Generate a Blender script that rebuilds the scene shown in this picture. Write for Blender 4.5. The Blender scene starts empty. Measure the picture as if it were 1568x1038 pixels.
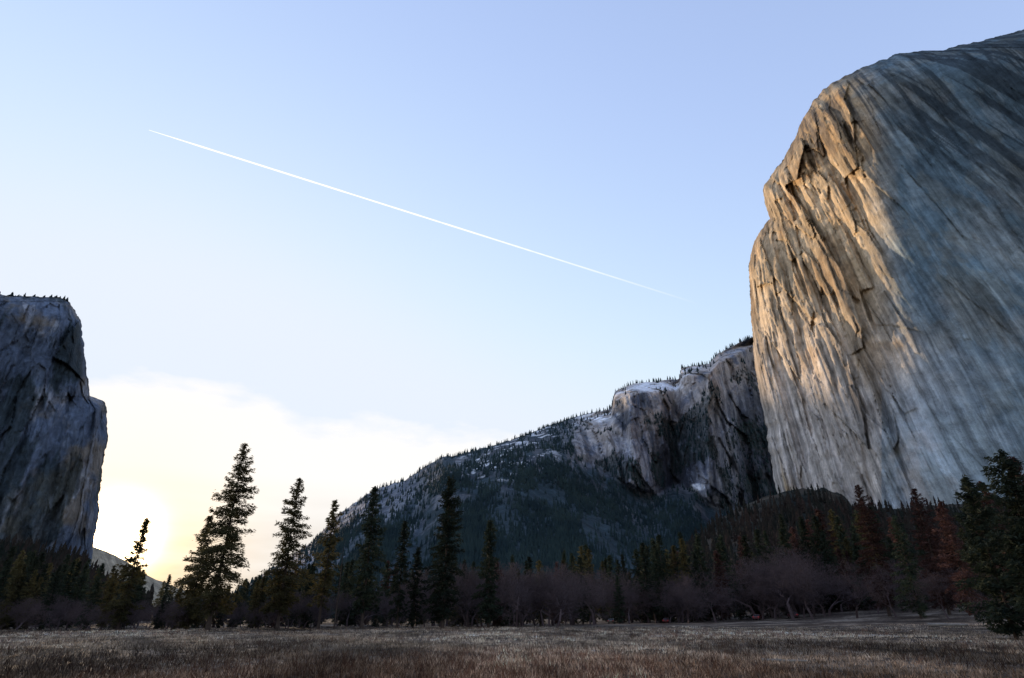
import bpy, math, random
import numpy as np
from mathutils import Vector

random.seed(5)
rng = np.random.default_rng(7)
scene = bpy.context.scene
COL = scene.collection

# ------------------------------------------------------------------ survey
CAMZ = 1.7
F = 893.0
PITCH = math.atan(426 / F)
CP, SP = math.cos(PITCH), math.sin(PITCH)

def ray(px, py):
    """bearing (unit horizontal vector) and tangent of elevation"""
    px = np.asarray(px, float); py = np.asarray(py, float)
    x = px - 784; yd = py - 519
    f = F * CP + yd * SP
    z = F * SP - yd * CP
    h = np.hypot(x, f)
    return x / h, f / h, z / h

def pt(px, py, D):
    a, b, c = ray(px, py)
    return np.stack([D * a, D * b, CAMZ + D * c], -1)

# ------------------------------------------------------------------ noise
def _hash(x, y, z, s):
    h = (x * 374761393 + y * 668265263 + z * 1442695041 + s * 974634777) & 0xffffffff
    h = ((h ^ (h >> 13)) * 1274126177) & 0xffffffff
    h = ((h ^ (h >> 15)) * 1103515245) & 0xffffffff
    return ((h ^ (h >> 16)) & 0xffffff) / float(0xffffff)

def vn(x, y, z, s=0):
    x, y, z = np.broadcast_arrays(np.asarray(x, float), np.asarray(y, float), np.asarray(z, float))
    xi = np.floor(x).astype(np.int64); yi = np.floor(y).astype(np.int64); zi = np.floor(z).astype(np.int64)
    fx, fy, fz = x - xi, y - yi, z - zi
    fx = fx * fx * (3 - 2 * fx); fy = fy * fy * (3 - 2 * fy); fz = fz * fz * (3 - 2 * fz)
    r = 0
    for dx in (0, 1):
        for dy in (0, 1):
            for dz in (0, 1):
                w = (fx if dx else 1 - fx) * (fy if dy else 1 - fy) * (fz if dz else 1 - fz)
                r = r + w * _hash(xi + dx, yi + dy, zi + dz, s)
    return r

def fbm(x, y, z, o=4, s=0, g=0.5):
    r = 0; a = 1; t = 0
    for i in range(o):
        r = r + a * vn(x * 2 ** i + 17.3 * i, y * 2 ** i + 5.1 * i, z * 2 ** i - 9.7 * i, s + i)
        t += a; a *= g
    return r / t

def ridged(x, y, z, o=4, s=0):
    r = 0; a = 1; t = 0
    for i in range(o):
        n = 1 - np.abs(2 * vn(x * 2 ** i + 3.3 * i, y * 2 ** i, z * 2 ** i, s + i) - 1)
        r = r + a * n * n; t += a; a *= .5
    return r / t

def slabs(x, y, s=0):
    """angular plates: piecewise value per voronoi cell (2D) and distance between two nearest"""
    x, y = np.broadcast_arrays(x, y)
    xi = np.floor(x).astype(np.int64); yi = np.floor(y).astype(np.int64)
    b1 = np.full(x.shape, 9.); b2 = np.full(x.shape, 9.); v1 = np.zeros(x.shape)
    for dx in (-1, 0, 1):
        for dy in (-1, 0, 1):
            cx = xi + dx; cy = yi + dy
            h1 = _hash(cx, cy, cx * 0, s); h2 = _hash(cx, cy, cx * 0 + 1, s); hv = _hash(cx, cy, cx * 0 + 2, s); ht = _hash(cx, cy, cx * 0 + 3, s) - .5
            ex = x - cx - h1; ey = y - cy - h2
            d = ex * ex + ey * ey
            n = d < b1
            b2 = np.where(n, b1, np.minimum(b2, d))
            v1 = np.where(n, hv + ht * 1.4 * ex, v1); b1 = np.where(n, d, b1)
    return v1, np.sqrt(b2) - np.sqrt(b1)

def sstep(a, b, x):
    t = np.clip((x - a) / (b - a), 0, 1)
    return t * t * (3 - 2 * t)

def lerp(a, b, t):
    return a + (b - a) * t

# ------------------------------------------------------------------ mesh helpers
def make_mesh(name, V, Fc, mats=(), midx=None, col=None, smooth=False):
    V = np.asarray(V, np.float32).reshape(-1, 3)
    Fc = np.asarray(Fc, np.int32)
    k = Fc.shape[1]; n = len(Fc)
    me = bpy.data.meshes.new(name)
    me.vertices.add(len(V)); me.vertices.foreach_set('co', V.ravel())
    me.loops.add(n * k); me.loops.foreach_set('vertex_index', Fc.ravel())
    me.polygons.add(n)
    me.polygons.foreach_set('loop_start', np.arange(0, n * k, k, dtype=np.int32))
    me.polygons.foreach_set('loop_total', np.full(n, k, np.int32))
    if midx is not None:
        me.polygons.foreach_set('material_index', np.asarray(midx, np.int32))
    me.polygons.foreach_set('use_smooth', np.full(n, smooth, bool))
    for m in mats:
        me.materials.append(m)
    if col is not None:
        c = np.ones((len(V), 4), np.float32); c[:, :3] = np.asarray(col).reshape(-1, 3)
        at = me.color_attributes.new('col', 'FLOAT_COLOR', 'POINT')
        at.data.foreach_set('color', c.ravel())
    me.update(calc_edges=True)
    return me

def add_obj(name, me, parent=None, loc=(0, 0, 0), rotz=0, scale=1):
    o = bpy.data.objects.new(name, me)
    o.location = loc; o.rotation_euler = (0, 0, rotz)
    o.scale = (scale,) * 3 if not hasattr(scale, '__len__') else scale
    COL.objects.link(o)
    if parent: o.parent = parent
    return o

def grid_faces(n, m):
    i = np.arange(n - 1)[:, None] * m + np.arange(m - 1)[None]
    i = i.ravel()
    return np.stack([i, i + 1, i + m + 1, i + m], -1)

def resample(pts, n, w=None):
    pts = np.array(pts, float)
    d = np.hypot(*np.diff(pts, axis=0).T)
    c = np.r_[0, np.cumsum(d)]
    t = np.linspace(0, c[-1], n)
    return np.stack([np.interp(t, c, pts[:, 0]), np.interp(t, c, pts[:, 1])], -1)

def dist_poly(px, py, line):
    line = np.array(line, float)
    best = np.full(px.shape, 1e9)
    for a, b in zip(line[:-1], line[1:]):
        d = b - a; L = (d ** 2).sum()
        t = np.clip(((px - a[0]) * d[0] + (py - a[1]) * d[1]) / L, 0, 1)
        best = np.minimum(best, np.hypot(px - a[0] - t * d[0], py - a[1] - t * d[1]))
    return best

# ------------------------------------------------------------------ node helpers
def new_mat(name):
    m = bpy.data.materials.new(name); m.use_nodes = True
    nt = m.node_tree
    b = nt.nodes['Principled BSDF']
    b.inputs['Roughness'].default_value = .9
    b.inputs['Specular IOR Level'].default_value = .15
    return m, nt, b

def N(nt, t, **kw):
    n = nt.nodes.new(t)
    for k, v in kw.items():
        setattr(n, k, v)
    return n

def math_n(nt, op, a, b=None, c=None):
    n = N(nt, 'ShaderNodeMath', operation=op)
    for i, v in enumerate((a, b, c)):
        if v is None: continue
        if isinstance(v, (int, float)): n.inputs[i].default_value = v
        else: nt.links.new(v, n.inputs[i])
    return n.outputs[0]

def noise_n(nt, vec, scale, detail=6, rough=.6):
    n = N(nt, 'ShaderNodeTexNoise')
    n.inputs['Scale'].default_value = scale
    n.inputs['Detail'].default_value = detail
    n.inputs['Roughness'].default_value = rough
    nt.links.new(vec, n.inputs['Vector'])
    return n.outputs['Fac']

def mapr(nt, v, a, b, c, d):
    n = N(nt, 'ShaderNodeMapRange')
    nt.links.new(v, n.inputs[0])
    for i, k in enumerate((a, b, c, d)): n.inputs[i + 1].default_value = k
    return n.outputs[0]

def vscale(nt, colsock, fac):
    n = N(nt, 'ShaderNodeVectorMath', operation='SCALE')
    nt.links.new(colsock, n.inputs[0])
    if isinstance(fac, (int, float)): n.inputs['Scale'].default_value = fac
    else: nt.links.new(fac, n.inputs['Scale'])
    return n.outputs[0]

def rock_material(name, sign=-1, lean=.2, hs=.06, vs=.007, iso=.04, bumpd=5, amp=.5, gain=1., cracks=.5, warp=10., cz=.09):
    """granite: vertical water streaks + blotches + broken fracture lines in wall coordinates"""
    m, nt, b = new_mat(name)
    geo = N(nt, 'ShaderNodeNewGeometry')
    sep = N(nt, 'ShaderNodeSeparateXYZ'); nt.links.new(geo.outputs['Position'], sep.inputs[0])
    x, y, z = sep.outputs
    along = math_n(nt, 'SUBTRACT' if sign < 0 else 'ADD', x, y)
    a = math_n(nt, 'ADD', along, math_n(nt, 'MULTIPLY', z, lean))
    n2 = noise_n(nt, geo.outputs['Position'], iso, 6, .70)
    aw = math_n(nt, 'ADD', a, math_n(nt, 'MULTIPLY', n2, warp))
    c = N(nt, 'ShaderNodeCombineXYZ')
    nt.links.new(math_n(nt, 'MULTIPLY', aw, hs), c.inputs[0])
    nt.links.new(math_n(nt, 'MULTIPLY', z, vs), c.inputs[2])
    n1 = noise_n(nt, c.outputs[0], 1.0, 6, .70)
    vo = N(nt, 'ShaderNodeTexVoronoi', feature='DISTANCE_TO_EDGE')
    c2 = N(nt, 'ShaderNodeCombineXYZ')
    nt.links.new(math_n(nt, 'MULTIPLY', aw, hs * .6), c2.inputs[0])
    nt.links.new(math_n(nt, 'MULTIPLY', z, hs * cz), c2.inputs[1])
    nt.links.new(c2.outputs[0], vo.inputs['Vector']); vo.inputs['Scale'].default_value = 1.
    msk = mapr(nt, n2, .42, .58, 0, cracks)
    crk = math_n(nt, 'SUBTRACT', 1., math_n(nt, 'MULTIPLY', mapr(nt, vo.outputs['Distance'], 0, .03, 1, 0), msk))
    at = N(nt, 'ShaderNodeAttribute', attribute_name='col')
    f1 = mapr(nt, n1, .36, .64, 1 - amp, 1 + amp * .7)
    f2 = mapr(nt, n2, .34, .66, .70, 1.30)
    colr = vscale(nt, at.outputs['Color'], math_n(nt, 'MULTIPLY', math_n(nt, 'MULTIPLY', f1, f2), math_n(nt, 'MULTIPLY', crk, gain)))
    nt.links.new(colr, b.inputs['Base Color'])
    bp = N(nt, 'ShaderNodeBump'); bp.inputs['Distance'].default_value = bumpd; bp.inputs['Strength'].default_value = 1
    nt.links.new(math_n(nt, 'ADD', math_n(nt, 'ADD', n1, math_n(nt, 'MULTIPLY', n2, 1.5)), math_n(nt, 'MULTIPLY', crk, .3)), bp.inputs['Height'])
    nt.links.new(bp.outputs[0], b.inputs['Normal'])
    b.inputs['Specular IOR Level'].default_value = .1
    return m

def leaf_material(name, c1, c2, scale=.6, transl=.3):
    m, nt, b = new_mat(name)
    tc = N(nt, 'ShaderNodeTexCoord')
    oi = N(nt, 'ShaderNodeObjectInfo')
    n = noise_n(nt, tc.outputs['Object'], scale, 2, .6)
    mix = N(nt, 'ShaderNodeMix', data_type='RGBA')
    nt.links.new(mapr(nt, n, .35, .65, 0, 1), mix.inputs[0])
    mix.inputs[6].default_value = (*c1, 1); mix.inputs[7].default_value = (*c2, 1)
    col = vscale(nt, mix.outputs[2], mapr(nt, oi.outputs['Random'], 0, 1, .6, 1.4))
    nt.links.new(col, b.inputs['Base Color'])
    if transl > 0:
        tr = N(nt, 'ShaderNodeBsdfTranslucent'); nt.links.new(vscale(nt, col, 1.5), tr.inputs[0])
        ms = N(nt, 'ShaderNodeMixShader'); ms.inputs[0].default_value = transl
        nt.links.new(b.outputs[0], ms.inputs[1]); nt.links.new(tr.outputs[0], ms.inputs[2])
        nt.links.new(ms.outputs[0], nt.nodes['Material Output'].inputs[0])
    return m

def plain_material(name, c, rough=.9, nscale=2., amp=.3, metallic=0, spec=.2):
    m, nt, b = new_mat(name)
    tc = N(nt, 'ShaderNodeTexCoord')
    n = noise_n(nt, tc.outputs['Object'], nscale, 3, .6)
    rgb = N(nt, 'ShaderNodeRGB'); rgb.outputs[0].default_value = (*c, 1)
    nt.links.new(vscale(nt, rgb.outputs[0], mapr(nt, n, .3, .7, 1 - amp, 1 + amp)), b.inputs['Base Color'])
    b.inputs['Roughness'].default_value = rough
    b.inputs['Metallic'].default_value = metallic
    b.inputs['Specular IOR Level'].default_value = spec
    return m

M_elcap = rock_material('granite_wall', lean=.22, hs=.05, vs=.0040, iso=.045, bumpd=3.6, amp=.46, gain=.95, cracks=.12)
M_cath = rock_material('granite_shadow_cliff', sign=1, lean=0, hs=.06, vs=.014, iso=.06, bumpd=7, amp=.45, gain=.74, cracks=.2, cz=.2)
M_ridge = rock_material('ridge_rock_and_soil', sign=1, lean=.0, hs=.035, vs=.008, iso=.025, bumpd=7, amp=.40, gain=1., cracks=.15, warp=14, cz=.25)
M_bark = plain_material('bark', (.050, .038, .034), nscale=3)
M_needle = leaf_material('needles_dark', (.010, .017, .013), (.027, .035, .021), .5, .2)
M_needle_b = leaf_material('needles_olive', (.030, .029, .013), (.076, .066, .029), .5)
M_needle_r = leaf_material('needles_dead_red', (.038, .019, .018), (.072, .036, .030), .5, .15)
M_far = leaf_material('far_needles', (.012, .026, .034), (.026, .046, .048), .012, .0)  # blue shift in the needles stands in for distance haze
M_twig = plain_material('bare_twigs', (.070, .051, .056), nscale=1)

# ------------------------------------------------------------------ ground
def gh(x, y):
    x = np.asarray(x, float); y = np.asarray(y, float)
    h = 8.5 * sstep(40, 165, x) * sstep(20, 190, y)
    r = np.hypot(x, y)
    h = h + .30 * (fbm(x / 6, y / 6, 0 * x, 3, 3) - .5) * sstep(400, 100, r)
    return h

nr, na = 260, 420
rr = np.r_[0.5, np.geomspace(4, 20000, nr - 1)]
aa = np.linspace(0, 2 * np.pi, na)
R_, A_ = np.meshgrid(rr, aa, indexing='ij')
GX, GY = R_ * np.sin(A_), R_ * np.cos(A_)
GZ = gh(GX, GY)
mg, nt, b = new_mat('dry_meadow')
geo = N(nt, 'ShaderNodeNewGeometry')
n1 = noise_n(nt, geo.outputs['Position'], .09, 6, .7)
n2 = noise_n(nt, geo.outputs['Position'], 1.4, 8, .75)
cr = N(nt, 'ShaderNodeValToRGB'); nt.links.new(math_n(nt, 'ADD', math_n(nt, 'MULTIPLY', n1, .6), math_n(nt, 'MULTIPLY', n2, .4)), cr.inputs[0])
e = cr.color_ramp.elements
e[0].position = .43; e[0].color = (.018, .012, .010, 1)
e[1].position = .59; e[1].color = (.23, .19, .155, 1)
x = e.new(.51); x.color = (.066, .047, .037, 1)
nt.links.new(cr.outputs[0], b.inputs['Base Color'])
bp = N(nt, 'ShaderNodeBump'); bp.inputs['Distance'].default_value = .2
nt.links.new(n2, bp.inputs['Height']); nt.links.new(bp.outputs[0], b.inputs['Normal'])
add_obj('meadow_ground', make_mesh('meadow_ground', np.stack([GX, GY, GZ], -1), grid_faces(nr, na), [mg], smooth=True))

# ------------------------------------------------------------------ great granite wall
OUT = [(1760, 8), (1660, 22), (1568, 45), (1500, 64), (1440, 76), (1412, 79), (1385, 80), (1350, 91), (1318, 104), (1290, 118), (1262, 138),
       (1243, 158), (1228, 185), (1216, 213), (1200, 243), (1185, 262), (1169, 285), (1171, 308), (1179, 335), (1165, 352), (1154, 372), (1147, 410),
       (1149, 470), (1154, 540), (1162, 600), (1172, 650), (1180, 700), (1186, 740), (1196, 790), (1200, 840)]
nR, nC = 700, 440
A = resample(OUT, nR)
A[:, 0] += 8 * (fbm(A[:, 1] / 14, A[:, 0] / 14, 0, 5, 91, .65) - .5)
A[:, 1] += 8 * (fbm(A[:, 1] / 14, A[:, 0] / 14, 3, 5, 92, .65) - .5) * (A[:, 1] < 300)
s = np.linspace(0, 1, nC) ** 1.15
PX = A[:, :1] * (1 - s) + 1770 * s
PY = np.repeat(A[:, 1:], nC, 1)
dl = dist_poly(PX, PY, A[::4])
xn = np.interp(PY, [0, 80, 118, 250, 350, 500, 700, 840], [1330, 1325, 1320, 1350, 1368, 1385, 1405, 1420])
xL = np.repeat(A[:, :1], nC, 1)
u = (PX - xn)
soft = np.sqrt(u * u + 40 ** 2) - 40
D = 960 + sstep(800, 60, PY) * 110
D = D + np.where(u < 0, soft * 1.5, soft * .30)
D = D + 150 * np.exp(-dl / 13.)
base = pt(PX, PY, D)
a0 = base[..., 0] - base[..., 1]; z = base[..., 2]
a = a0 + .22 * z
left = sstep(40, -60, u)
wrp = 40 * (fbm(a / 200, z / 200, 0, 3, 41) - .5)
wr2 = 9 * (fbm(a / 30, z / 60, 0, 3, 43) - .5)
big = fbm((a + wrp) / 120, z / 420, 0 * z, 3, 11) - .5
med = ridged((a + wrp) / 46, z / 300, 0 * z, 5, 23) - .4
sml = fbm(a / 11, z / 44, 0 * z, 4, 31, .6) - .5
led = fbm(a / 60, z / 26, 0 * z, 4, 37) - .5
sl1, se1 = slabs((a + wrp + wr2) / 80, (z + .6 * a) / 260, 5)
sl2, se2 = slabs((a + wr2) / 26, (z + .5 * a) / 110, 6)
sl3, _ = slabs((a0 + .3 * z + wr2) / 40, (z - .3 * a) / 240, 8)
edge = sstep(0, 12, dl)
D2 = D + edge * ((45 + 85 * left) * big + (7 + 29 * left) * med + (4 + 8 * left) * sml + (2 + 7 * left) * led
                 + (1 + 38 * left) * (sl1 - .5) + (1 + 14 * left) * (sl2 - .5) + 3 * (sl3 - .5))
# rock colour, with some light and shade painted into it
noiseA = fbm((a + wrp) / 70, z / 420, 0 * z, 5, 51, .6)
noiseB = fbm((a + wrp) / 10, z / 300, 0 * z, 4, 61, .65)
noiseC = fbm(a / 90, z / 90, 0 * z, 5, 71, .62)
noiseD = fbm(a / 38, z / 55, 3, 5, 73, .62)
a3 = a0 + .60 * z
noiseE = fbm(a3 / 20, z / 360, 6, 5, 75, .62)
warm_lit = np.array([.62, .47, .30]); cool_shade = np.array([.15, .225, .285]); pale = np.array([.60, .59, .60]); dark = np.array([.040, .058, .076]); ochre = np.array([.46, .30, .16])
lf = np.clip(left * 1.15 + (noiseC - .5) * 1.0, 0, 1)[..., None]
C = cool_shade * (1 - lf) + warm_lit * lf  # sunset warmth left of the prow, blue shade right, painted into the granite
olive = (sstep(.48, .6, noiseD) * (1 - left))[..., None] * .6
C = C * (1 - olive) + np.array([.21, .235, .23]) * olive
low = (sstep(400, 680, PY) * sstep(1.15, .25, np.abs(PX - 1285) / 260) * sstep(.28, .5, noiseA + .15))[..., None]
C = C * (1 - low * .75) + pale * low * .75
lowr = (sstep(480, 720, PY) * sstep(.40, .58, noiseC + .04) * (PX > 1350))[..., None]
C = C * (1 - lowr * .7) + np.array([.36, .46, .55]) * lowr * .7
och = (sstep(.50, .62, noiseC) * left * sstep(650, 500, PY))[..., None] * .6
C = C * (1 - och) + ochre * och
C = C * (.86 + .26 * sl1 + .24 * (sl2 - .5) + .26 * (sl3 - .5))[..., None]
st = (sstep(.52, .60, noiseB) * (.32 + .45 * sstep(330, 90, PY)) * sstep(.42, .55, noiseC + .08))[..., None]
C = C * (1 - st) + dark * st
bl = (sstep(.54, .66, fbm(a / 26, z / 110, 2, 5, 81, .62)) * sstep(1320, 1400, PX))[..., None] * .55
C = C * (1 - bl) + np.array([.34, .42, .47]) * bl
C = C * lerp(1., .72, sstep(1340, 1430, PX) * sstep(480, 180, PY))[..., None]  # wall darker towards the upper right
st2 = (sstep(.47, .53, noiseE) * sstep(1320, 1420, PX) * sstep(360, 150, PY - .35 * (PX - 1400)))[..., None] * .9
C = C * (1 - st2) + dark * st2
for cx, cy, rx, ry in [(1266, 465, 5, 16), (1279, 458, 4, 13), (1218, 300, 4, 26), (1240, 235, 5, 24), (1300, 205, 5, 26), (1330, 480, 3, 30), (1225, 420, 3, 34)]:  # overhang hollows: shade painted into the colour as well as carved
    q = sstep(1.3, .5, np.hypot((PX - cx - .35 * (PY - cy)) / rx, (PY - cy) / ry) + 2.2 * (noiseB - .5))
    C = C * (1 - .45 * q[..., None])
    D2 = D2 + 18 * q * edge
P = pt(PX, PY, D2)
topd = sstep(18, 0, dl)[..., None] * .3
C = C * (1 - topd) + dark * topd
back = []
for k, (dd, ins) in enumerate([(900, 10), (400, 6), (120, 2)]):
    back.append(pt(PX[:, :1] + ins, PY[:, :1] + ins * .8, D2[:, :1] + dd))
P = np.concatenate(back + [P], 1)
C = np.concatenate([C[:, :1]] * 3 + [C], 1)
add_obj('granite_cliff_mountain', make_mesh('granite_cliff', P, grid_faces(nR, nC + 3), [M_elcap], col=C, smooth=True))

# ------------------------------------------------------------------ left cliff
OUT2 = [(-420, 430), (-100, 446), (0, 452), (30, 454), (60, 455), (80, 456), (98, 457), (106, 463), (115, 474), (122, 488), (127, 512), (131, 545), (134, 575), (137, 606), (150, 611),
        (160, 615), (165, 636), (164, 665), (160, 700), (155, 735), (151, 775), (146, 820), (141, 850), (139, 900), (138, 960)]
nR, nC = 500, 340
A = resample(OUT2, nR)
A[:, 0] += 10 * (fbm(A[:, 1] / 11, A[:, 0] / 11, 0, 5, 191, .65) - .5)
A[:, 1] += 7 * (fbm(A[:, 1] / 11, A[:, 0] / 11, 0, 5, 192, .65) - .5) * (A[:, 1] < 460)
s = np.linspace(0, 1, nC) ** 1.3
PX = A[:, :1] * (1 - s) + (-430) * s
PY = np.repeat(A[:, 1:], nC, 1)
dl = dist_poly(PX, PY, A[::4])
D = 800 + sstep(900, 450, PY) * 130 + 120 * np.exp(-dl / 14.) + (100 - PX) * .1
base = pt(PX, PY, D); a = base[..., 0] + base[..., 1]; z = base[..., 2]
wr2 = 10 * (fbm(a / 30, z / 60, 0, 3, 143) - .5)
big = fbm(a / 110, z / 300, 0 * z, 4, 111) - .5
med = ridged((a + wr2) / 44, z / 200, 0 * z, 5, 123) - .4
sml = fbm(a / 10, z / 18, 0 * z, 4, 131, .6) - .5
sl1, _ = slabs((a + wr2) / 48, (z - .4 * a) / 150, 15); sl2, _ = slabs((a + wr2) / 18, z / 50, 16)
D2 = D + sstep(0, 10, dl) * (70 * big + 34 * med + 12 * sml + 22 * (sl1 - .5) + 11 * (sl2 - .5))
P = pt(PX, PY, D2)
nA = fbm(a / 40, z / 110, 0 * z, 5, 151, .62); nB = fbm((a + wr2) / 12, z / 36, 0 * z, 5, 161, .62); nC_ = fbm(a / 60, z / 60, 5, 5, 171, .6)
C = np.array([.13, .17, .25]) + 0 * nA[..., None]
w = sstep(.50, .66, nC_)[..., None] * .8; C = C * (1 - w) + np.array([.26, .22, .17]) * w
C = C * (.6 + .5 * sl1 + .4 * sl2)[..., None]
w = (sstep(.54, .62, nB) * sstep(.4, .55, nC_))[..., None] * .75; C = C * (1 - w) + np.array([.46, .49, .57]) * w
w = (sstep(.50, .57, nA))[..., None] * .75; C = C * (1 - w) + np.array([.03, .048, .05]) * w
back = [pt(PX[:, :1] - ins, PY[:, :1] + ins * .8, D2[:, :1] + dd) for dd, ins in [(800, 10), (300, 5), (90, 2)]]
P = np.concatenate(back + [P], 1); C = np.concatenate([C[:, :1]] * 3 + [C], 1)
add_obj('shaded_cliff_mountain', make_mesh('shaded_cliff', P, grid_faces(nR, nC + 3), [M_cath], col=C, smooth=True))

# ------------------------------------------------------------------ middle ridge
SKY = [(150, 940), (300, 925), (350, 915), (380, 893), (430, 862), (480, 828), (510, 795), (530, 779), (560, 758), (585, 745), (620, 736), (650, 715), (678, 700), (700, 697), (740, 686), (775, 676),
       (800, 668), (840, 652), (870, 642), (900, 633), (932, 626), (936, 622), (941, 600), (948, 596), (965, 589), (1000, 584), (1040, 580), (1043, 564), (1060, 561), (1087, 557), (1100, 541), (1120, 530), (1150, 517),
       (1180, 510), (1230, 505), (1300, 505)]
CB = [(150, 945), (380, 905), (480, 845), (560, 800), (640, 765), (700, 725), (760, 705), (830, 705), (880, 705), (915, 722), (960, 744), (1000, 756), (1060, 750), (1100, 778), (1180, 800), (1300, 800)]
nC, nR = 760, 360
px = np.linspace(150, 1290, nC)
sky = np.interp(px, *zip(*SKY)) + 4 * (fbm(px / 9, 0 * px, 0, 4, 201, .6) - .5)
cb = np.interp(px, *zip(*CB)) + 26 * (fbm(px / 40, 0 * px, 0, 4, 203) - .5) * sstep(400, 600, px)
cb = np.maximum(cb, sky + 5)
def ridge_D(px, py):
    sk = np.interp(px, nx_, sky_); c = np.interp(px, nx_, cb_)
    cliff = sstep(860, 945, px)
    Dc = lerp(2100, 2300, cliff) + 0 * py
    Db = 800 + 0 * py
    Dt = Dc + lerp(850, 160, cliff)
    low = Db + (Dc - Db) * np.clip((958 - py) / (958 - c), 0, 1) ** 1.25
    hi = Dc + (Dt - Dc) * np.clip((c - py) / np.maximum(c - sk, 4), 0, 1) ** 1.3
    cap = cliff * sstep(16, 2, py - sk) * 260
    return np.where(py > c, low, hi + cap)
nx_, sky_, cb_ = px, sky, cb
t = np.linspace(0, 1, nR)[:, None]
PX = np.repeat(px[None], nR, 0)
PY = sky[None] + (962 - sky[None]) * t ** 1.1
def ridge_noise(PX, PY, D):
    base = pt(PX, PY, D); x, y, z = base[..., 0], base[..., 1], base[..., 2]
    sk = np.interp(PX, nx_, sky_); c = np.interp(PX, nx_, cb_)
    isc = sstep(10, -6, PY - c) * sstep(850, 930, PX)
    a = x + .5 * z
    n = 240 * (ridged(a / 330, z / 650, 0 * z, 4, 211) - .45) * (1 - .8 * isc)
    wv = 10 * (fbm(x / 40, z / 60, 0, 3, 227) - .5)
    bl = np.interp(PX, [900, 935, 965, 1015, 1032, 1050, 1085, 1110, 1160, 1300], [160, 60, -150, 20, 210, 60, -120, 60, 280, 300])
    n = n + isc * (bl + 120 * (fbm(x / 100, z / 900, 1, 3, 221) - .5) + 95 * (ridged((x + wv) / 50, z / 420, 0, 4, 223) - .4)
                   + 55 * (slabs((x + wv) / 60, (z + .3 * x) / 300, 25)[0] - .5) + 26 * (slabs((x + wv) / 28, z / 90, 26)[0] - .5))
    n = n + 26 * (fbm(x / 40, z / 50, 0, 4, 231) - .5)
    return n * sstep(0, 12, PY - sk) * sstep(960, 900, PY), isc
D = ridge_D(PX, PY)
nz, isc = ridge_noise(PX, PY, D)
D2 = D + nz
P = pt(PX, PY, D2)
x, z = P[..., 0], P[..., 2]
nA = fbm(x / 80, z / 80, 0, 5, 241, .62); nB = fbm(x / 18, z / 150, 0, 5, 251, .62)
gul = ridged((x) / 50, z / 420, 0, 4, 223)
SKr = np.interp(PX, nx_, sky_); CBr = np.interp(PX, nx_, cb_)
C = np.array([.035, .058, .075]) + 0 * nA[..., None]  # slope tinted blue: distance haze put into the colour
hi = sstep(40, -25, PY - CBr + 70 * (nA - .5))
rockm = np.clip(hi * sstep(.48, .6, nB) * .6 + isc, 0, 1)
rockm = np.maximum(rockm, sstep(.59, .63, nA) * sstep(80, 10, PY - CBr) * .7)
rockm = np.maximum(rockm, sstep(60, 20, PY - SKr) * sstep(720, 560, PX) * sstep(.36, .5, nA + .04))
k_ = sstep(.4, .6, nB)[..., None]
rk = np.array([.16, .185, .25]) * (1 - k_) + np.array([.38, .40, .46]) * k_
rk = rk * lerp(lerp(.42, .75, sstep(760, 600, PX)), 1, isc)[..., None]
wm = (isc * sstep(.40, .55, nA + .06) * sstep(120, 30, PY - SKr))[..., None] * .7
rk = rk * (1 - wm) + np.array([.54, .48, .44]) * wm
rk = rk * (1 - .55 * isc * sstep(.62, .8, gul))[..., None]
C = C * (1 - rockm[..., None]) + rk * rockm[..., None]
bt = (sstep(1100, 1140, PX + 60 * (nA - .5)) * sstep(560, 640, PY))[..., None] * .85
C = C * (1 - bt) + np.array([.065, .075, .10]) * bt
bt = (sstep(.40, .50, nB) * isc * sstep(990, 1020, PX) * sstep(1085, 1055, PX) * sstep(610, 660, PY))[..., None] * .85
C = C * (1 - bt) + np.array([.055, .07, .11]) * bt
veg = (isc * sstep(.55, .60, nA) * sstep(30, 60, PY - SKr))[..., None] * .7
C = C * (1 - veg) + np.array([.045, .06, .06]) * veg
nS = fbm(x / 34, z / 18, 4, 5, 261, .6)
sn = sstep(.57, .61, nS) * sstep(26, 5, PY - SKr) * sstep(860, 900, PX) * sstep(1110, 1060, PX) * .8
sn = np.maximum(sn, sstep(.60, .64, nS) * sstep(690, 730, PX) * sstep(880, 830, PX) * sstep(75, 30, PY - SKr) * .8)
sn = np.maximum(sn, sstep(22, 12, np.hypot((PX - 1005) / 2.2, (PY - 592) * 2)) * sstep(.34, .42, nS))
sn = np.maximum(sn, sstep(11, 8, np.hypot((PX - 1068) / 1.2, (PY - 746) * 1.6)) * sstep(.3, .4, nS))
sn = np.maximum(sn, sstep(26, 16, np.hypot((PX - 915) / 1.5, (PY - 634) * 1.8)) * sstep(.42, .48, nS))
sn = sn[..., None]
C = C * (1 - sn) + np.array([.78, .82, .90]) * sn
back = [pt(PX[:1], PY[:1] + ins, D2[:1] + dd) for dd, ins in [(900, 30), (300, 9), (70, 2)]]
P = np.concatenate(back + [P], 0); C = np.concatenate([C[:1]] * 3 + [C], 0)
add_obj('forested_ridge', make_mesh('forested_ridge', P, grid_faces(nR + 3, nC), [M_ridge], col=C, smooth=True))

# distant hill in the gap beside the sun
px = np.linspace(90, 420, 120); skh = np.interp(px, [90, 145, 165, 190, 230, 300, 420], [820, 838, 845, 858, 884, 910, 920]) + 4 * (fbm(px / 12, 0, 0, 3, 7) - .5)
t = np.linspace(0, 1, 30)[:, None]
PX = np.repeat(px[None], 30, 0); PY = skh[None] + (950 - skh[None]) * t
P = pt(PX, PY, 3600 - 900 * t + 0 * PX)
P = np.concatenate([pt(PX[:1], PY[:1] + 8, 4300.), P], 0)
Ch = np.zeros(P.shape) + np.array([.30, .25, .18])
add_obj('distant_hill', make_mesh('distant_hill', P, grid_faces(31, 120), [M_ridge], col=Ch, smooth=True))

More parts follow.
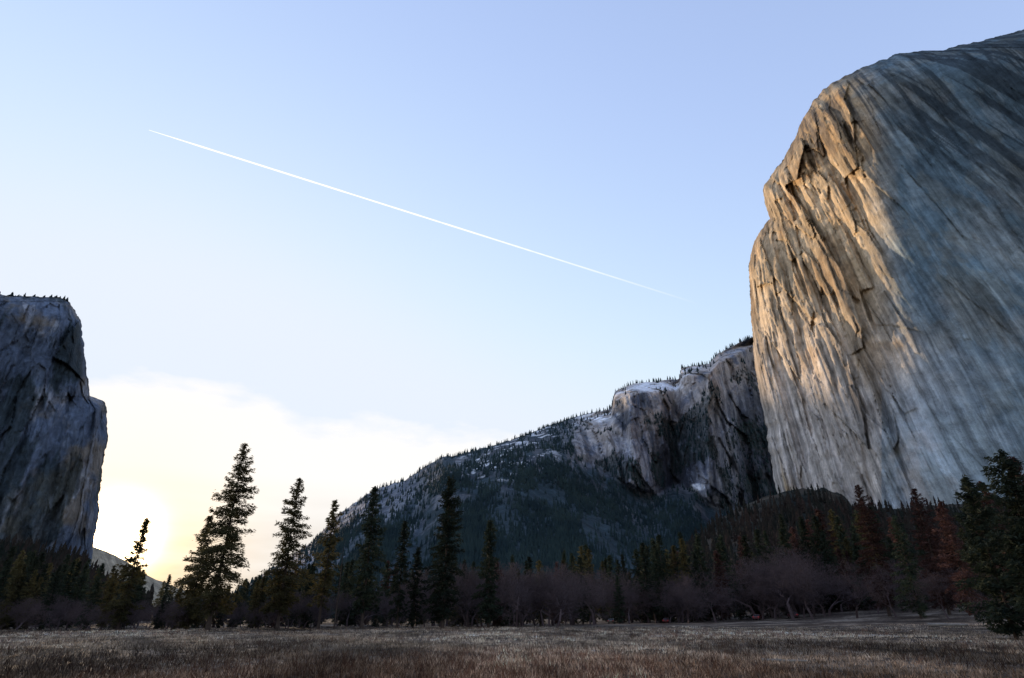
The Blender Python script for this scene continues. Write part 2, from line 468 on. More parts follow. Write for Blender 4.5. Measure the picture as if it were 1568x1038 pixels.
# ------------------------------------------------------------------ talus aprons
def apron(name, TOP, x0, x1, D0, D1, seed, nC=360, nR=120):
    px = np.linspace(x0, x1, nC); tp = np.interp(px, *zip(*TOP)) + 9 * (fbm(px / 12, 0, 0, 5, seed, .6) - .5)
    def Df(px, py):
        tpp = np.interp(px, *zip(*TOP))
        return D0 + (D1 - D0) * np.clip((955 - py) / (955 - tpp), 0, 1) ** 1.1
    t = np.linspace(0, 1, nR)[:, None]
    PX = np.repeat(px[None], nR, 0); PY = tp[None] + (965 - tp[None]) * t
    D = Df(PX, PY)
    b0 = pt(PX, PY, D)
    D2 = D + 50 * (fbm(b0[..., 0] / 60, b0[..., 1] / 60, 0, 5, seed + 10) - .5) * sstep(0, 8, PY - tp[None])
    P = pt(PX, PY, D2)
    nA = fbm(P[..., 0] / 25, P[..., 2] / 20, 0, 5, seed + 20, .6)[..., None]
    C = np.array([.018, .022, .020]) * (1 - sstep(.42, .62, nA)) + np.array([.050, .042, .034]) * sstep(.42, .62, nA)
    P = np.concatenate([pt(PX[:1], PY[:1] + 10, D2[:1] + 200.), P], 0); C = np.concatenate([C[:1], C], 0)
    add_obj(name, make_mesh(name, P, grid_faces(nR + 1, nC), [M_ridge], col=C, smooth=True))
    return Df
TOP = [(960, 905), (1010, 865), (1060, 826), (1100, 793), (1130, 778), (1165, 764), (1200, 752), (1230, 747), (1265, 749), (1290, 757), (1306, 775), (1350, 779), (1400, 777), (1500, 770), (1620, 755), (1800, 730)]
TOPL = [(-320, 790), (-100, 822), (0, 838), (60, 846), (110, 856), (140, 875), (175, 905), (230, 938)]
talus_D = apron('talus_hillside', TOP, 950, 1800, 300, 900, 301)
talusL_D = apron('valley_side_slope', TOPL, -320, 235, 300, 740, 331, 200, 60)

# ------------------------------------------------------------------ conifers
def conifer(name, seed, H, R, crown=.1, dens=1., leaf=.42, k=8, mats=None, top_up=.5, droop=.35, taper=.75, gap=.35, trunk_r=None, clump=0.):
    r = np.random.default_rng(seed)
    V = []; Fc = []; M = []
    nv = 0
    tr = trunk_r or H * .011
    bend = r.normal(0, .004 * H, 2)
    def axis(h):
        t = h / H
        return np.array([bend[0] * math.sin(t * 3), bend[1] * math.sin(t * 2.3), h])
    ns = 7; lv = 14
    for i in range(lv):
        h = H * i / (lv - 1); rad = tr * (1 - .96 * i / (lv - 1)) * (1.35 if i == 0 else 1)
        for j in range(ns):
            an = 2 * math.pi * j / ns
            V.append(axis(h) + np.array([math.cos(an) * rad, math.sin(an) * rad, 0]))
    for i in range(lv - 1):
        for j in range(ns):
            a0 = i * ns + j; a1 = i * ns + (j + 1) % ns
            Fc += [(a0, a1, a1 + ns), (a0, a1 + ns, a0 + ns)]; M += [0, 0]
    V = [np.array(V)]; nv = lv * ns
    Fc = [np.array(Fc)]; M = [np.zeros(len(M))]
    nb = int(H * 6 * dens)
    ph = r.uniform(0, 6)
    lean_s = r.uniform(0, 6)
    for i in range(nb):
        q = (i + r.uniform(-.5, .5)) / nb; q = min(max(q, 0), .995)
        h = H * (crown + (1 - crown) * q)
        ph += 2.4 + r.normal(0, .3)
        prof = R * (1 - q) ** taper * (.45 + .55 * min(1, q / .18)) + .02 * R
        side = 1 + .22 * math.sin(ph + lean_s + q * 5)
        L = prof * side * r.uniform(.55, 1.12)
        if r.random() < gap * .5: L *= r.uniform(.3, .7)
        if clump and math.sin(h * 2 * math.pi / clump + seed) < -.35: L *= .45
        ang = lerp(-droop, top_up, q ** 1.2) + r.normal(0, .12)
        dh = np.array([math.cos(ph), math.sin(ph), 0.])
        b0 = axis(h)
        ca, sa = math.cos(ang), math.sin(ang)
        def pos(s):
            s = np.asarray(s)[..., None]
            return b0 + dh * (s * L * ca) + np.array([0, 0, 1.]) * (s * L * sa - .18 * L * s ** 2 + .12 * L * s ** 3)
        ss = np.linspace(0, 1, 4)
        pp = pos(ss); wr = max(.012, .018 * L) * (1 - .85 * ss)
        sidev = np.array([-dh[1], dh[0], 0.])
        tri = np.stack([pp + sidev * wr[:, None], pp - sidev * wr[:, None], pp + np.array([0, 0, 1.]) * wr[:, None] * 1.4], 1).reshape(-1, 3)
        ff = []
        for m_ in range(3):
            for j in range(3):
                a0 = nv + m_ * 3 + j; a1 = nv + m_ * 3 + (j + 1) % 3
                ff += [(a0, a1, a1 + 3), (a0, a1 + 3, a0 + 3)]
        V.append(tri); Fc.append(np.array(ff)); M.append(np.zeros(len(ff))); nv += 12
        if r.random() < gap * .25: continue
        n = max(3, int(L / (leaf * .55)))
        s0 = r.uniform(.1, .3)
        ss = np.repeat(np.linspace(s0, 1.02, n), k)
        c = pos(ss)
        wid = (.10 + .22 * L * np.sin(np.clip((ss - s0) / (1 - s0), 0, 1) * 2.6 + .3))
        off = r.normal(0, 1, (len(ss), 3))
        c = c + sidev * (off[:, :1] * wid[:, None] * .6) + dh * off[:, 1:2] * .12 + np.array([0, 0, 1.]) * (off[:, 2:] * .10 * (1 + .3 * L) - .06)[:, :1] * 1.
        uu = dh * r.uniform(.1, 1, (len(ss), 1)) + sidev * (np.sign(off[:, :1]) * r.uniform(.1, 1.1, (len(ss), 1))) + np.array([0, 0, 1.]) * r.uniform(-.75, .35, (len(ss), 1))
        uu /= np.linalg.norm(uu, axis=1)[:, None]
        vv = np.cross(uu, r.normal(0, 1, (len(ss), 3))); vv /= np.linalg.norm(vv, axis=1)[:, None] + 1e-6
        sz = leaf * r.uniform(.5, 1.15, (len(ss), 1))
        T = np.stack([c + uu * sz, c - uu * sz * .4 + vv * sz * .26, c - uu * sz * .4 - vv * sz * .26], 1).reshape(-1, 3)
        V.append(T); m_ = len(ss)
        Fc.append(nv + np.arange(3 * m_).reshape(-1, 3)); M.append(np.ones(m_)); nv += 3 * m_
    return make_mesh(name, np.concatenate(V), np.concatenate(Fc), mats or [M_bark, M_needle], np.concatenate(M))

def place_vertical(px, py, D):
    """standing position and height of something whose tip is seen at (px,py)"""
    p = pt(px, py, D)
    g = float(gh(p[0], p[1]))
    return float(p[0]), float(p[1]), g, float(p[2]) - g

HERO = [
    (375, 680, 100, .205, dict(crown=.10, dens=1.45, gap=.6, taper=.62, top_up=.45, k=9, leaf=.34), 'b'),
    (460, 733, 104, .22, dict(crown=.14, dens=1.35, gap=.6, taper=.7, top_up=.4, k=9, leaf=.34), 'b'),
    (512, 766, 108, .16, dict(crown=.20, dens=.9, gap=.7, taper=.6), 'b'),
    (575, 745, 106, .15, dict(crown=.14, dens=1.2, gap=.5, taper=.5), 'd'),
    (620, 797, 110, .15, dict(crown=.12, dens=1.0, gap=.6, taper=.6), 'd'),
    (688, 732, 108, .16, dict(crown=.08, dens=1.35, gap=.4, taper=.45), 'd'),
    (750, 797, 112, .15, dict(crown=.06, dens=1.3, gap=.3, taper=.5), 'd'),
    (224, 794, 108, .18, dict(crown=.1, dens=1.1, gap=.6, taper=.7), 'b'),
    (322, 790, 110, .22, dict(crown=.06, dens=1.2, gap=.5, taper=.6), 'b'),
    (640, 838, 112, .16, dict(crown=.08, dens=1.1, gap=.4, taper=.6), 'd'),
    (1312, 742, 165, .17, dict(crown=.1, dens=1.0, gap=.4, taper=.6), 'r'),
    (1398, 748, 160, .18, dict(crown=.08, dens=1.0, gap=.4, taper=.6), 'r'),
    (1368, 790, 150, .2, dict(crown=.08, dens=1.0, gap=.4, taper=.6), 'd'),
    (1440, 768, 140, .2, dict(crown=.08, dens=1.0, gap=.4, taper=.6), 'r'),
    (1502, 738, 110, .2, dict(crown=.08, dens=1.2, gap=.4, taper=.6), 'r'),
    (1552, 700, 100, .2, dict(crown=.08, dens=1.2, gap=.4, taper=.6), 'r'),
]
MATS = {'d': [M_bark, M_needle], 'b': [M_bark, M_needle_b], 'r': [M_bark, M_needle_r]}
for i, (hx, hy, hd, rr_, kw, mk) in enumerate(HERO):
    x, y, g, H = place_vertical(hx, hy, hd)
    me = conifer('conifer_mesh', 100 + i, H + .2, H * rr_, mats=MATS[mk], **kw)
    add_obj('conifer_tree', me, loc=(x, y, g - .2), rotz=random.uniform(0, 6))
for i, (hx, hy, hd, rr_) in enumerate([(1530, 688, 62, .25), (1474, 728, 70, .25), (1610, 700, 55, .3), (1562, 790, 60, .3)]):
    x, y, g, H = place_vertical(hx, hy, hd)
    me = conifer('pine_mesh', 300 + i, H, H * rr_, crown=.06, dens=1.6, leaf=.33, k=11, gap=.6, taper=.55, top_up=.5, droop=.1, mats=[M_bark, M_needle])
    add_obj('pine_tree', me, loc=(x, y, g - .2), rotz=random.uniform(0, 6))
x, y, g, H = place_vertical(528, 824, 106)
add_obj('dead_snag_tree', conifer('snag', 77, H, H * .06, crown=.4, dens=.4, gap=4., mats=[M_bark, M_bark]), loc=(x, y, g - .1))

# ------------------------------------------------------------------ bare deciduous trees
def bare_tree(name, seed, H=10, spread=.55):
    r = np.random.default_rng(seed)
    segs = []
    def grow(p, d, L, rad, lvl):
        n = 3 if lvl < 3 else 2
        for i in range(n):
            d2 = d + r.normal(0, .16, 3); d2[2] += .04; d2 /= np.linalg.norm(d2)
            q = p + d2 * L / n
            r2 = rad * (.86 if i < n - 1 else .7)
            segs.append((p, q, rad, r2)); p, d, rad = q, d2, r2
            if lvl < 6 and (i > 0 or lvl > 0):
                if r.random() < .8:
                    sd = r.normal(0, 1, 3); sd -= sd.dot(d) * d; sd /= np.linalg.norm(sd)
                    nd = d * r.uniform(.5, .9) + sd * r.uniform(.5, .9); nd[2] += .1; nd /= np.linalg.norm(nd)
                    grow(p, nd, L * r.uniform(.6, .85), rad * .62, lvl + 1)
        if lvl < 6:
            for _ in range(2):
                sd = r.normal(0, 1, 3); sd -= sd.dot(d) * d; sd /= np.linalg.norm(sd)
                nd = d + sd * spread; nd[2] += .08; nd /= np.linalg.norm(nd)
                grow(p, nd, L * r.uniform(.62, .85), rad * .8, lvl + 1)
    grow(np.zeros(3), np.array([r.normal(0, .1), r.normal(0, .1), 1.]), H * .27, H * .022, 0)
    if len(segs) > 3400:
        idx = list(range(500)) + list(np.sort(r.choice(np.arange(500, len(segs)), 2900, replace=False)))
        segs = [segs[i] for i in idx]
    p = np.array([s_[0] for s_ in segs]); q = np.array([s_[1] for s_ in segs])
    ra = np.maximum(np.array([s_[2] for s_ in segs]), .016); rb = np.maximum(np.array([s_[3] for s_ in segs]), .012)
    d = q - p; d /= np.linalg.norm(d, axis=1)[:, None]
    ref = np.where(np.abs(d[:, 2:]) > .9, np.array([[1., 0, 0]]), np.array([[0, 0, 1.]]))
    u_ = np.cross(d, ref); u_ /= np.linalg.norm(u_, axis=1)[:, None]; v_ = np.cross(d, u_)
    ring = []
    for P0, rad in ((p, ra), (q, rb)):
        for j in range(3):
            an = 2 * math.pi * j / 3
            ring.append(P0 + (u_ * math.cos(an) + v_ * math.sin(an)) * rad[:, None])
    V = np.stack(ring, 1)
    n = len(segs); o = np.arange(n)[:, None] * 6
    Fq = np.concatenate([o + np.array([[j, (j + 1) % 3, 3 + (j + 1) % 3, 3 + j]]) for j in range(3)])
    V = V.reshape(-1, 3); V *= H / V[:, 2].max()
    return make_mesh(name, V, Fq, [M_twig])

BARE = [bare_tree('bare_tree_mesh', 500 + i, 10, .5 + .1 * i) for i in range(5)]
CON = {}
for mk in 'dbr':
    CON[mk] = [conifer('conifer_variant', 600 + i + ord(mk), 20, 20 * [.14, .17, .2][i], crown=.06, dens=.9, leaf=.6, k=6, gap=.4, taper=[.5, .6, .75][i], mats=MATS[mk]) for i in range(3)]

def empty(name):
    o = bpy.data.objects.new(name, None); COL.objects.link(o); return o

mass = empty('treeline_forest')
def put(me, baseH, px, py, D, parent, name):
    x, y, g, H = place_vertical(px, py, D)
    if H < 1.5: return
    H = min(H, 48)
    s_ = H / baseH
    w = s_ * random.uniform(.9, 1.25)
    add_obj(name, me, parent, (x, y, g - .2), random.uniform(0, 6.28), (w, w, s_))

def edgeD(px):
    return float(np.interp(px, [-200, 0, 400, 800, 1000, 1568, 1800], [95, 100, 108, 122, 200, 175, 160]))
TOPC = [(-150, 850), (0, 845), (60, 840), (130, 858), (180, 868), (240, 872), (300, 890), (350, 895), (400, 880), (440, 870), (500, 855), (560, 858), (620, 868), (700, 862), (780, 855), (850, 850),
        (900, 838), (960, 826), (1060, 822), (1120, 812), (1180, 800), (1240, 790), (1300, 785), (1400, 788), (1500, 790), (1650, 780)]
TOPB = [(-150, 900), (300, 915), (560, 890), (640, 870), (760, 862), (900, 866), (1000, 876), (1100, 862), (1200, 836), (1300, 845), (1450, 860), (1650, 860)]
for i in range(430):
    px = random.uniform(-140, 1700)
    top = np.interp(px, *zip(*TOPC)); h = 945 - top
    py = 945 - h * random.uniform(.5, 1.08)
    D = edgeD(px) + 8 + random.random() ** 1.3 * 120
    mk = random.choices('dbr', [.72, .2, .08])[0]
    if px > 1080: mk = random.choices('dbr', [.55, .10, .35])[0]
    put(random.choice(CON[mk]), 20, px, py, D, mass, 'conifer')
wood = empty('bare_woodland')
for i in range(380):
    px = random.uniform(-140, 1700)
    if px < 540 and random.random() < .45: continue
    top = np.interp(px, *zip(*TOPB)); h = 945 - top
    py = 945 - h * random.uniform(.45, 1.1)
    D = edgeD(px) + random.random() * 40 - (10 if px > 1000 else 0)
    put(random.choice(BARE), 10, px, py, D, wood, 'bare_tree')
for px, py, D in [(1190, 820, 175), (1225, 852, 172), (905, 868, 150), (1085, 872, 185), (850, 858, 128), (1500, 905, 120), (720, 868, 116), (790, 866, 118), (1290, 850, 165), (1350, 860, 158), (1430, 868, 145)]:
    x, y, g, H = place_vertical(px, py, D)
    add_obj('bare_oak_tree', bare_tree('bare_oak_mesh', px, H, .6), loc=(x, y, g - .1))

# ------------------------------------------------------------------ far forest, merged
def far_templates(n=5, tiers=((.08, .55, .19), (.32, .78, .14), (.58, 1., .085)), m_=6, star=0.):
    T = []
    for k_ in range(n):
        r = np.random.default_rng(900 + k_)
        V = []; Fc = []
        for (z0, z1, rad) in tiers:
            b_ = len(V)
            for j in range(m_):
                an = 6.283 * j / m_ + r.uniform(-.3, .3); q = rad * r.uniform(.6, 1.25) * (1 - star * (j % 2))
                V.append((q * math.cos(an), q * math.sin(an), z0 + r.uniform(-.04, .04) + star * .06 * (j % 2)))
            V.append((r.normal(0, .01), r.normal(0, .01), z1))
            for j in range(m_): Fc.append((b_ + j, b_ + (j + 1) % m_, b_ + m_))
        T.append((np.array(V), np.array(Fc)))
    return T
FT = far_templates()
FT2 = far_templates(5, [(.05 + .12 * i, .05 + .12 * i + .26 if i < 7 else 1., .19 * (1 - i / 8.3) ** .8) for i in range(8)], 10, .55)
def merge_trees(name, pos, hts, mat, wide=1.0, FT=FT):
    V = []; Fc = []; nv = 0
    idx = rng.integers(0, len(FT), len(pos))
    for k_, (tv, tf) in enumerate(FT):
        sel = np.where(idx == k_)[0]
        if not len(sel): continue
        h = hts[sel][:, None, None]
        w = rng.uniform(.7, 1.3, len(sel))[:, None] * wide
        v = tv[None] * np.stack([w * 1, w * 1, np.ones_like(w)], -1) * h + pos[sel][:, None]
        V.append(v.reshape(-1, 3))
        Fc.append((tf[None] + (nv + np.arange(len(sel)) * len(tv))[:, None, None]).reshape(-1, 3)); nv += len(sel) * len(tv)
    return add_obj(name, make_mesh(name, np.concatenate(V), np.concatenate(Fc), [mat]))

n = 62000
px = rng.uniform(330, 1260, n); sk = np.interp(px, nx_, sky_); c = np.interp(px, nx_, cb_)
py = sk + (950 - sk) * rng.random(n)
D = ridge_D(px, py); nzv, isc = ridge_noise(px, py, D)
pos = pt(px, py, D + nzv)
dn = fbm(pos[:, 0] / 110, pos[:, 2] / 110, 0, 4, 401)
tA = fbm(pos[:, 0] / 80, pos[:, 2] / 80, 0, 5, 241, .62)
above = py < c
rocky = np.maximum(sstep(.57, .62, tA) * sstep(80, 10, py - c), sstep(60, 20, py - sk) * sstep(720, 560, px) * sstep(.36, .5, tA + .04))
keep = np.where(above, (isc < .3) & (rng.random(n) < .6) & (dn > .34), rng.random(n) < np.clip(.5 + (dn - .5) * 3.5, .06, 1)) & (rng.random(n) > rocky * .85)
keep = keep | (above & (isc >= .3) & (tA > .56) & (rng.random(n) < .35)) | ((py > 640) & (px > 1110) & (rng.random(n) < .25))
pos = pos[keep]; hts = rng.uniform(12, 26, len(pos)); pos[:, 2] -= 2
merge_trees('ridge_forest', pos, hts, M_far)
px = np.r_[rng.uniform(560, 1165, 420), rng.normal(1125, 25, 30)]; px = px[(px > 380) & (px < 1170)]
py = np.interp(px, nx_, sky_) + 1.
pos = pt(px, py, ridge_D(px, py) + 5); hts = rng.uniform(8, 30, len(pos)); pos[:, 2] -= 3
merge_trees('skyline_tree_row', pos, hts, M_far, .8)
px = rng.uniform(-60, 106, 22); py = np.interp(px, *zip(*OUT2[:8])) + 1
pos = pt(px, py, 1050. + 0 * px); merge_trees('cliff_top_tree_row', pos, rng.uniform(3, 9, 22), M_far, 2.)
n = 6500
px = rng.uniform(960, 1780, n); tpp = np.interp(px, *zip(*TOP)); py = tpp + 3 + (950 - tpp) * rng.random(n) ** 1.15
D = talus_D(px, py); pos = pt(px, py, D)
keep = rng.random(n) < .6 * sstep(0, 30, py - tpp) + .3
pos = pos[keep]; pos[:, 2] -= 3
M_tal = leaf_material('hillside_trees', (.014, .021, .018), (.044, .030, .026), .02, 0)
merge_trees('hillside_forest', pos, rng.uniform(6, 22, len(pos)), M_tal, .95, FT2)
n = 2200
px = rng.uniform(-300, 225, n); tpp = np.interp(px, *zip(*TOPL)); py = tpp + 2 + (950 - tpp) * rng.random(n)
pos = pt(px, py, talusL_D(px, py)); pos[:, 2] -= 3
merge_trees('valley_side_forest', pos, rng.uniform(8, 20, n), M_tal, 1, FT2)

# ------------------------------------------------------------------ grass
def blades(name, n, dmin, dmax, hmin, hmax, wid, c1, c2, azr=(-47, 47), power=1., per=7, patch=None):
    nt_ = n // per
    az = np.radians(rng.uniform(*azr, nt_)); D = dmin * (dmax / dmin) ** (rng.random(nt_) ** power)
    x = D * np.sin(az); y = D * np.cos(az)
    if patch is not None:
        k_ = fbm(x / patch, y / patch, 0, 3, 77) > .52
        x, y, D = x[k_], y[k_], D[k_]
    m_ = len(x)
    x = np.repeat(x, per) + rng.normal(0, .10, m_ * per) * (1 + np.repeat(D, per) / 60); y = np.repeat(y, per) + rng.normal(0, .10, m_ * per)
    z = gh(x, y) - .02
    h = rng.uniform(hmin, hmax, m_ * per) * np.repeat(rng.uniform(.4, 1.3, m_), per)
    w = wid * (1 + np.repeat(D, per) / 50)
    an = rng.uniform(0, 6.28, m_ * per); le = rng.normal(0, .45, (m_ * per, 2)) * h[:, None]
    p = np.stack([x, y, z], -1); d = np.stack([np.cos(an) * w, np.sin(an) * w, 0 * w], -1)
    V = np.stack([p - d, p + d, p + np.stack([le[:, 0], le[:, 1], h], -1)], 1).reshape(-1, 3)
    t_ = np.repeat(np.clip(rng.normal(.5, .45, m_), 0, 1.7), per)[:, None]
    C = np.array(c1) * (1 - t_) + np.array(c2) * t_
    C = C * np.clip(2.8 * fbm(x / 4, y / 14, 0, 4, 55, .6) - .55, .12, 2.2)[:, None] * np.clip(4 * fbm(x / 16, y / 34, 0, 4, 58, .6) - 1., .25, 1.7)[:, None]
    r_ = sstep(46, 18, np.hypot(x, y))[:, None]
    C = C * (1 - r_ * np.array([.10, .28, .38]))
    return make_mesh(name, V, np.arange(len(V)).reshape(-1, 3), [M_grass], col=np.repeat(np.clip(C, 0.004, .8), 3, 0))
M_grass, nt, b = new_mat('dry_grass')
at = N(nt, 'ShaderNodeAttribute', attribute_name='col'); nt.links.new(at.outputs[0], b.inputs['Base Color'])
add_obj('dry_grass', blades('dry_grass', 240000, 15, 130, .06, .24, .012, (.10, .072, .052), (.54, .44, .34)))
add_obj('brown_weeds', blades('brown_weeds', 60000, 15, 110, .15, .55, .008, (.045, .028, .024), (.16, .095, .068), patch=7., per=9))

# ------------------------------------------------------------------ parked cars
M_tyre = plain_material('tyre', (.02, .02, .02)); M_glass = plain_material('car_glass', (.01, .012, .014), rough=.15, amp=.05, spec=.4)
M_lamp = plain_material('tail_lamp', (.6, .03, .03), rough=.3, amp=.05)
def car(px, D, paint, rot):
    mp = plain_material('car_paint', paint, rough=.35, amp=.05, spec=.4)
    prof = [(-2.2, .35), (-2.25, .75), (-2.1, .95), (-1.35, 1.02), (-.75, 1.45), (.75, 1.5), (1.5, 1.02), (2.15, .92), (2.25, .7), (2.2, .35)]
    V = []; n_ = len(prof)
    for yy in (-.85, .85):
        for X, Z in prof:
            V.append((X, yy * (.82 if Z > 1.2 else 1), Z))
    Fq = [(i, (i + 1) % n_, (i + 1) % n_ + n_, i + n_) for i in range(n_)]
    me = bpy.data.meshes.new('body'); me.from_pydata(V, [], Fq + [tuple(range(n_)), tuple(range(2 * n_ - 1, n_ - 1, -1))]); me.materials.append(mp)
    a_, b_, _ = ray(px, 945); x, y = float(D * a_), float(D * b_)
    e_ = empty('parked_car'); e_.location = (x, y, float(gh(x, y)) - .05); e_.rotation_euler = (0, 0, rot)
    add_obj('body', me, e_)
    wv = []; wf = []
    for sg in (-1, 1):
        b1 = len(wv); wv += [(-1.2, sg * .86, 1.03), (-.72, sg * .76, 1.38), (.7, sg * .75, 1.42), (1.3, sg * .86, 1.05)]; wf.append((b1, b1 + 1, b1 + 2, b1 + 3))
    b1 = len(wv); wv += [(1.47, -.72, 1.07), (1.47, .72, 1.07), (.82, .62, 1.47), (.82, -.62, 1.47)]; wf.append((b1, b1 + 1, b1 + 2, b1 + 3))
    b1 = len(wv); wv += [(-1.34, -.72, 1.07), (-1.34, .72, 1.07), (-.8, .62, 1.42), (-.8, -.62, 1.42)]; wf.append((b1, b1 + 1, b1 + 2, b1 + 3))
    mw = bpy.data.meshes.new('windows'); mw.from_pydata(wv, [], wf); mw.materials.append(M_glass); add_obj('windows', mw, e_)
    wv = []; wf = []
    for sg in (-1, 1):
        b1 = len(wv); wv += [(-2.26, sg * .5, .72), (-2.26, sg * .86, .72), (-2.2, sg * .86, .92), (-2.2, sg * .5, .92), (-1.9, sg * .865, .74), (-1.9, sg * .865, .9)]
        wf += [(b1, b1 + 1, b1 + 2, b1 + 3), (b1 + 1, b1 + 4, b1 + 5, b1 + 2)]
    mw = bpy.data.meshes.new('tail_lamps'); mw.from_pydata(wv, [], wf); mw.materials.append(M_lamp); add_obj('tail_lamps', mw, e_)
    for X in (-1.35, 1.4):
        for sg in (-1, 1):
            wv = []; m_ = 14
            for yy in (sg * .7, sg * .9):
                for j in range(m_): wv.append((X + .34 * math.cos(6.2832 * j / m_), yy, .34 + .34 * math.sin(6.2832 * j / m_)))
            wf = [(j, (j + 1) % m_, (j + 1) % m_ + m_, j + m_) for j in range(m_)] + [tuple(range(m_)), tuple(range(2 * m_ - 1, m_ - 1, -1))]
            mw = bpy.data.meshes.new('wheel'); mw.from_pydata(wv, [], wf); mw.materials.append(M_tyre); add_obj('wheel', mw, e_)
for px, D, pc, rot in [(936, 192, (.20, .16, .13), 1.3), (1020, 202, (.11, .025, .025), 1.2), (1160, 190, (.10, .03, .035), 1.0), (1214, 188, (.09, .035, .045), 1.4)]:
    car(px, D, pc, rot)

def log(px, D, L, r_, rot):
    V = []; Fq = []; m_ = 9; n_ = 9
    for i in range(n_):
        for j in range(m_):
            an = 6.283 * j / m_; q = r_ * (1 - .5 * i / n_) * (1 + .15 * math.sin(i * 2.1 + j))
            V.append((L * (i / (n_ - 1) - .5), q * math.cos(an) + .12 * math.sin(i), r_ * .8 + q * math.sin(an)))
    for i in range(n_ - 1):
        for j in range(m_):
            Fq.append((i * m_ + j, i * m_ + (j + 1) % m_, (i + 1) * m_ + (j + 1) % m_, (i + 1) * m_ + j))
    a_, b_, _ = ray(px, 945); x, y = float(D * a_), float(D * b_)
    add_obj('fallen_log', make_mesh('fallen_log', V, Fq, [M_log], smooth=True), loc=(x, y, float(gh(x, y))), rotz=rot)
M_log = plain_material('weathered_wood', (.2, .18, .16))
log(1448, 118, 5, .28, -.5); log(1190, 30, 1.8, .07, -.3)

# ------------------------------------------------------------------ contrail
def at_alt(px, py, alt):
    a_, b_, c_ = ray(px, py); D_ = (alt - CAMZ) / c_
    return np.array([D_ * a_, D_ * b_, alt])
p0 = at_alt(228, 199, 9500); p1 = at_alt(1075, 467, 9500)
n_ = 260; m_ = 8
V = []; Cc = []
d = (p1 - p0) / np.linalg.norm(p1 - p0); sd = np.cross(d, [0, 0, 1.]); sd /= np.linalg.norm(sd); up = np.cross(sd, d)
for i in range(n_):
    t_ = i / (n_ - 1)
    r_ = lerp(17, 24, t_) * (.25 + .75 * min(1, t_ / .06)) * (.9 + .25 * float(vn(i * .35, 0, 0, 8)))
    for j in range(m_):
        an = 6.2832 * j / m_
        V.append(p0 + (p1 - p0) * t_ + (sd * math.cos(an) + up * math.sin(an)) * r_)
        Cc.append([float(1. if t_ < .2 else max(0, 1 - (t_ - .2) / .8)) ** 1.2] * 3)
i = np.arange(n_ - 1)[:, None]; j = np.arange(m_)[None]
Fq = np.stack([i * m_ + j, i * m_ + (j + 1) % m_, (i + 1) * m_ + (j + 1) % m_, (i + 1) * m_ + j], -1).reshape(-1, 4)
mc = bpy.data.materials.new('contrail_vapour'); mc.use_nodes = True; nt = mc.node_tree; nt.nodes.clear()
out = N(nt, 'ShaderNodeOutputMaterial'); em = N(nt, 'ShaderNodeEmission'); em.inputs[0].default_value = (1, .98, .96, 1); em.inputs[1].default_value = 1.25  # sunlight on the vapour given as its own emission
tr = N(nt, 'ShaderNodeBsdfTransparent'); ms = N(nt, 'ShaderNodeMixShader'); at = N(nt, 'ShaderNodeAttribute', attribute_name='col')
geo = N(nt, 'ShaderNodeNewGeometry')
fac = math_n(nt, 'MULTIPLY', at.outputs['Fac'], mapr(nt, noise_n(nt, geo.outputs['Position'], .004, 4, .6), .3, .7, .6, .95))
nt.links.new(fac, ms.inputs[0]); nt.links.new(tr.outputs[0], ms.inputs[1]); nt.links.new(em.outputs[0], ms.inputs[2]); nt.links.new(ms.outputs[0], out.inputs[0])
add_obj('contrail', make_mesh('contrail', V, Fq, [mc], col=Cc, smooth=True))

# ------------------------------------------------------------------ world
SUN_AZ, SUN_EL = math.radians(-33.0), math.radians(5.6)
w = bpy.data.worlds.new('World'); scene.world = w; w.use_nodes = True
nt = w.node_tree; bg = nt.nodes['Background']
skyn = N(nt, 'ShaderNodeTexSky', sky_type='NISHITA'); skyn.sun_disc = False
skyn.sun_elevation = SUN_EL; skyn.sun_rotation = SUN_AZ; skyn.altitude = 1200
skyn.air_density = 1.; skyn.dust_density = .6; skyn.ozone_density = 2.
gm = N(nt, 'ShaderNodeGamma'); gm.inputs[1].default_value = .6; nt.links.new(skyn.outputs[0], gm.inputs[0])
ml = N(nt, 'ShaderNodeVectorMath', operation='MULTIPLY'); nt.links.new(gm.outputs[0], ml.inputs[0]); ml.inputs[1].default_value = (.83, .735, .83)
sp = N(nt, 'ShaderNodeSeparateXYZ'); nt.links.new(ml.outputs[0], sp.inputs[0])
cb_n = N(nt, 'ShaderNodeCombineXYZ')
for i_, cap in enumerate((.83, .90, 1.02)):
    nt.links.new(math_n(nt, 'SMOOTH_MIN', sp.outputs[i_], cap, .28), cb_n.inputs[i_])
tc = N(nt, 'ShaderNodeTexCoord'); sep = N(nt, 'ShaderNodeSeparateXYZ'); nt.links.new(tc.outputs['Generated'], sep.inputs[0])
mp = N(nt, 'ShaderNodeMapping'); mp.inputs['Scale'].default_value = (1, 1, 3.); nt.links.new(tc.outputs['Generated'], mp.inputs[0])
cn = noise_n(nt, mp.outputs[0], 5.5, 5, .58)
lim = math_n(nt, 'ADD', math_n(nt, 'MULTIPLY', math_n(nt, 'SUBTRACT', cn, .5), .15), math_n(nt, 'SUBTRACT', .272, math_n(nt, 'MULTIPLY', sep.outputs[0], .05)))
dz = math_n(nt, 'SUBTRACT', lim, sep.outputs[2])
mask = mapr(nt, dz, -.014, .026, 0, .93)
mp2 = N(nt, 'ShaderNodeMapping'); mp2.inputs['Scale'].default_value = (1, 1, 7); nt.links.new(tc.outputs['Generated'], mp2.inputs[0])
cn2 = noise_n(nt, mp2.outputs[0], 3., 4, .55)
dot = N(nt, 'ShaderNodeVectorMath', operation='DOT_PRODUCT'); nt.links.new(tc.outputs['Generated'], dot.inputs[0])
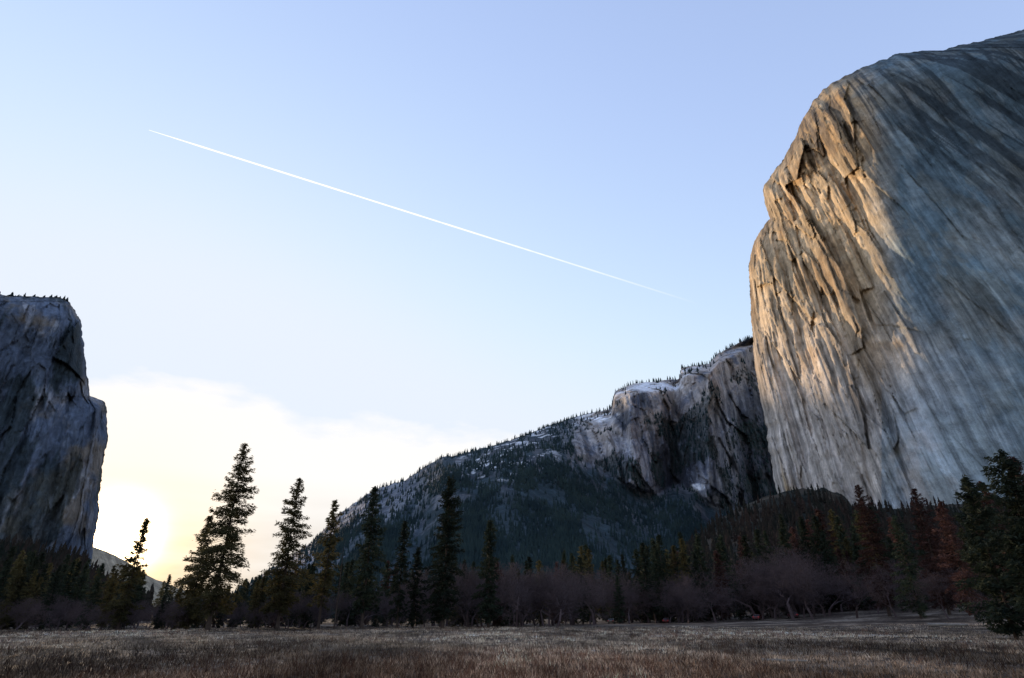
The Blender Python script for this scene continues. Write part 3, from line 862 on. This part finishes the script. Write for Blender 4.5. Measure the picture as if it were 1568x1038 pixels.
dot.inputs[1].default_value = (math.sin(SUN_AZ) * math.cos(SUN_EL), math.cos(SUN_AZ) * math.cos(SUN_EL), math.sin(SUN_EL))
dmx = math_n(nt, 'MAXIMUM', dot.outputs['Value'], 0.)
glow = math_n(nt, 'POWER', dmx, 110.)
glow2 = math_n(nt, 'POWER', dmx, 1500.)
cmix = N(nt, 'ShaderNodeMix', data_type='RGBA')
nt.links.new(math_n(nt, 'MULTIPLY', mapr(nt, sep.outputs[2], .05, .2, 1, 0), mapr(nt, cn2, .36, .58, .45, 1)), cmix.inputs[0])
cmix.inputs[6].default_value = (1.06, 1.03, .99, 1); cmix.inputs[7].default_value = (.78, .70, .60, 1)
gv = N(nt, 'ShaderNodeVectorMath', operation='SCALE'); gv.inputs[0].default_value = (.6, .24, -.14); nt.links.new(glow, gv.inputs['Scale'])
gv2 = N(nt, 'ShaderNodeVectorMath', operation='SCALE'); gv2.inputs[0].default_value = (14, 10, 5.5); nt.links.new(glow2, gv2.inputs['Scale'])
ga = N(nt, 'ShaderNodeVectorMath', operation='ADD'); nt.links.new(cmix.outputs[2], ga.inputs[0]); nt.links.new(gv.outputs[0], ga.inputs[1])
gb = N(nt, 'ShaderNodeVectorMath', operation='ADD'); nt.links.new(ga.outputs[0], gb.inputs[0]); nt.links.new(gv2.outputs[0], gb.inputs[1])
mixc = N(nt, 'ShaderNodeMix', data_type='RGBA')
nt.links.new(mask, mixc.inputs[0]); nt.links.new(cb_n.outputs[0], mixc.inputs[6]); nt.links.new(gb.outputs[0], mixc.inputs[7])
nt.links.new(mixc.outputs[2], bg.inputs[0])
bg.inputs[1].default_value = 1.

sl = bpy.data.lights.new('sun', 'SUN'); sl.energy = 4.5; sl.angle = math.radians(3); sl.color = (1, .74, .48)
so = bpy.data.objects.new('sun', sl); COL.objects.link(so)
sd = Vector((math.sin(SUN_AZ) * math.cos(SUN_EL), math.cos(SUN_AZ) * math.cos(SUN_EL), math.sin(SUN_EL)))
so.rotation_euler = sd.to_track_quat('Z', 'Y').to_euler()

cam = bpy.data.cameras.new('camera'); cam.sensor_width = 36; cam.lens = F / 1568 * 36; cam.clip_start = .1; cam.clip_end = 100000
co = bpy.data.objects.new('camera', cam); co.location = (0, 0, CAMZ); co.rotation_euler = (math.pi / 2 + PITCH, 0, 0)
COL.objects.link(co); scene.camera = co
scene.view_settings.view_transform = 'Standard'; scene.view_settings.look = 'None'; scene.view_settings.exposure = 0
print('faces', sum(len(o.data.polygons) for o in scene.objects if o.type == 'MESH'))
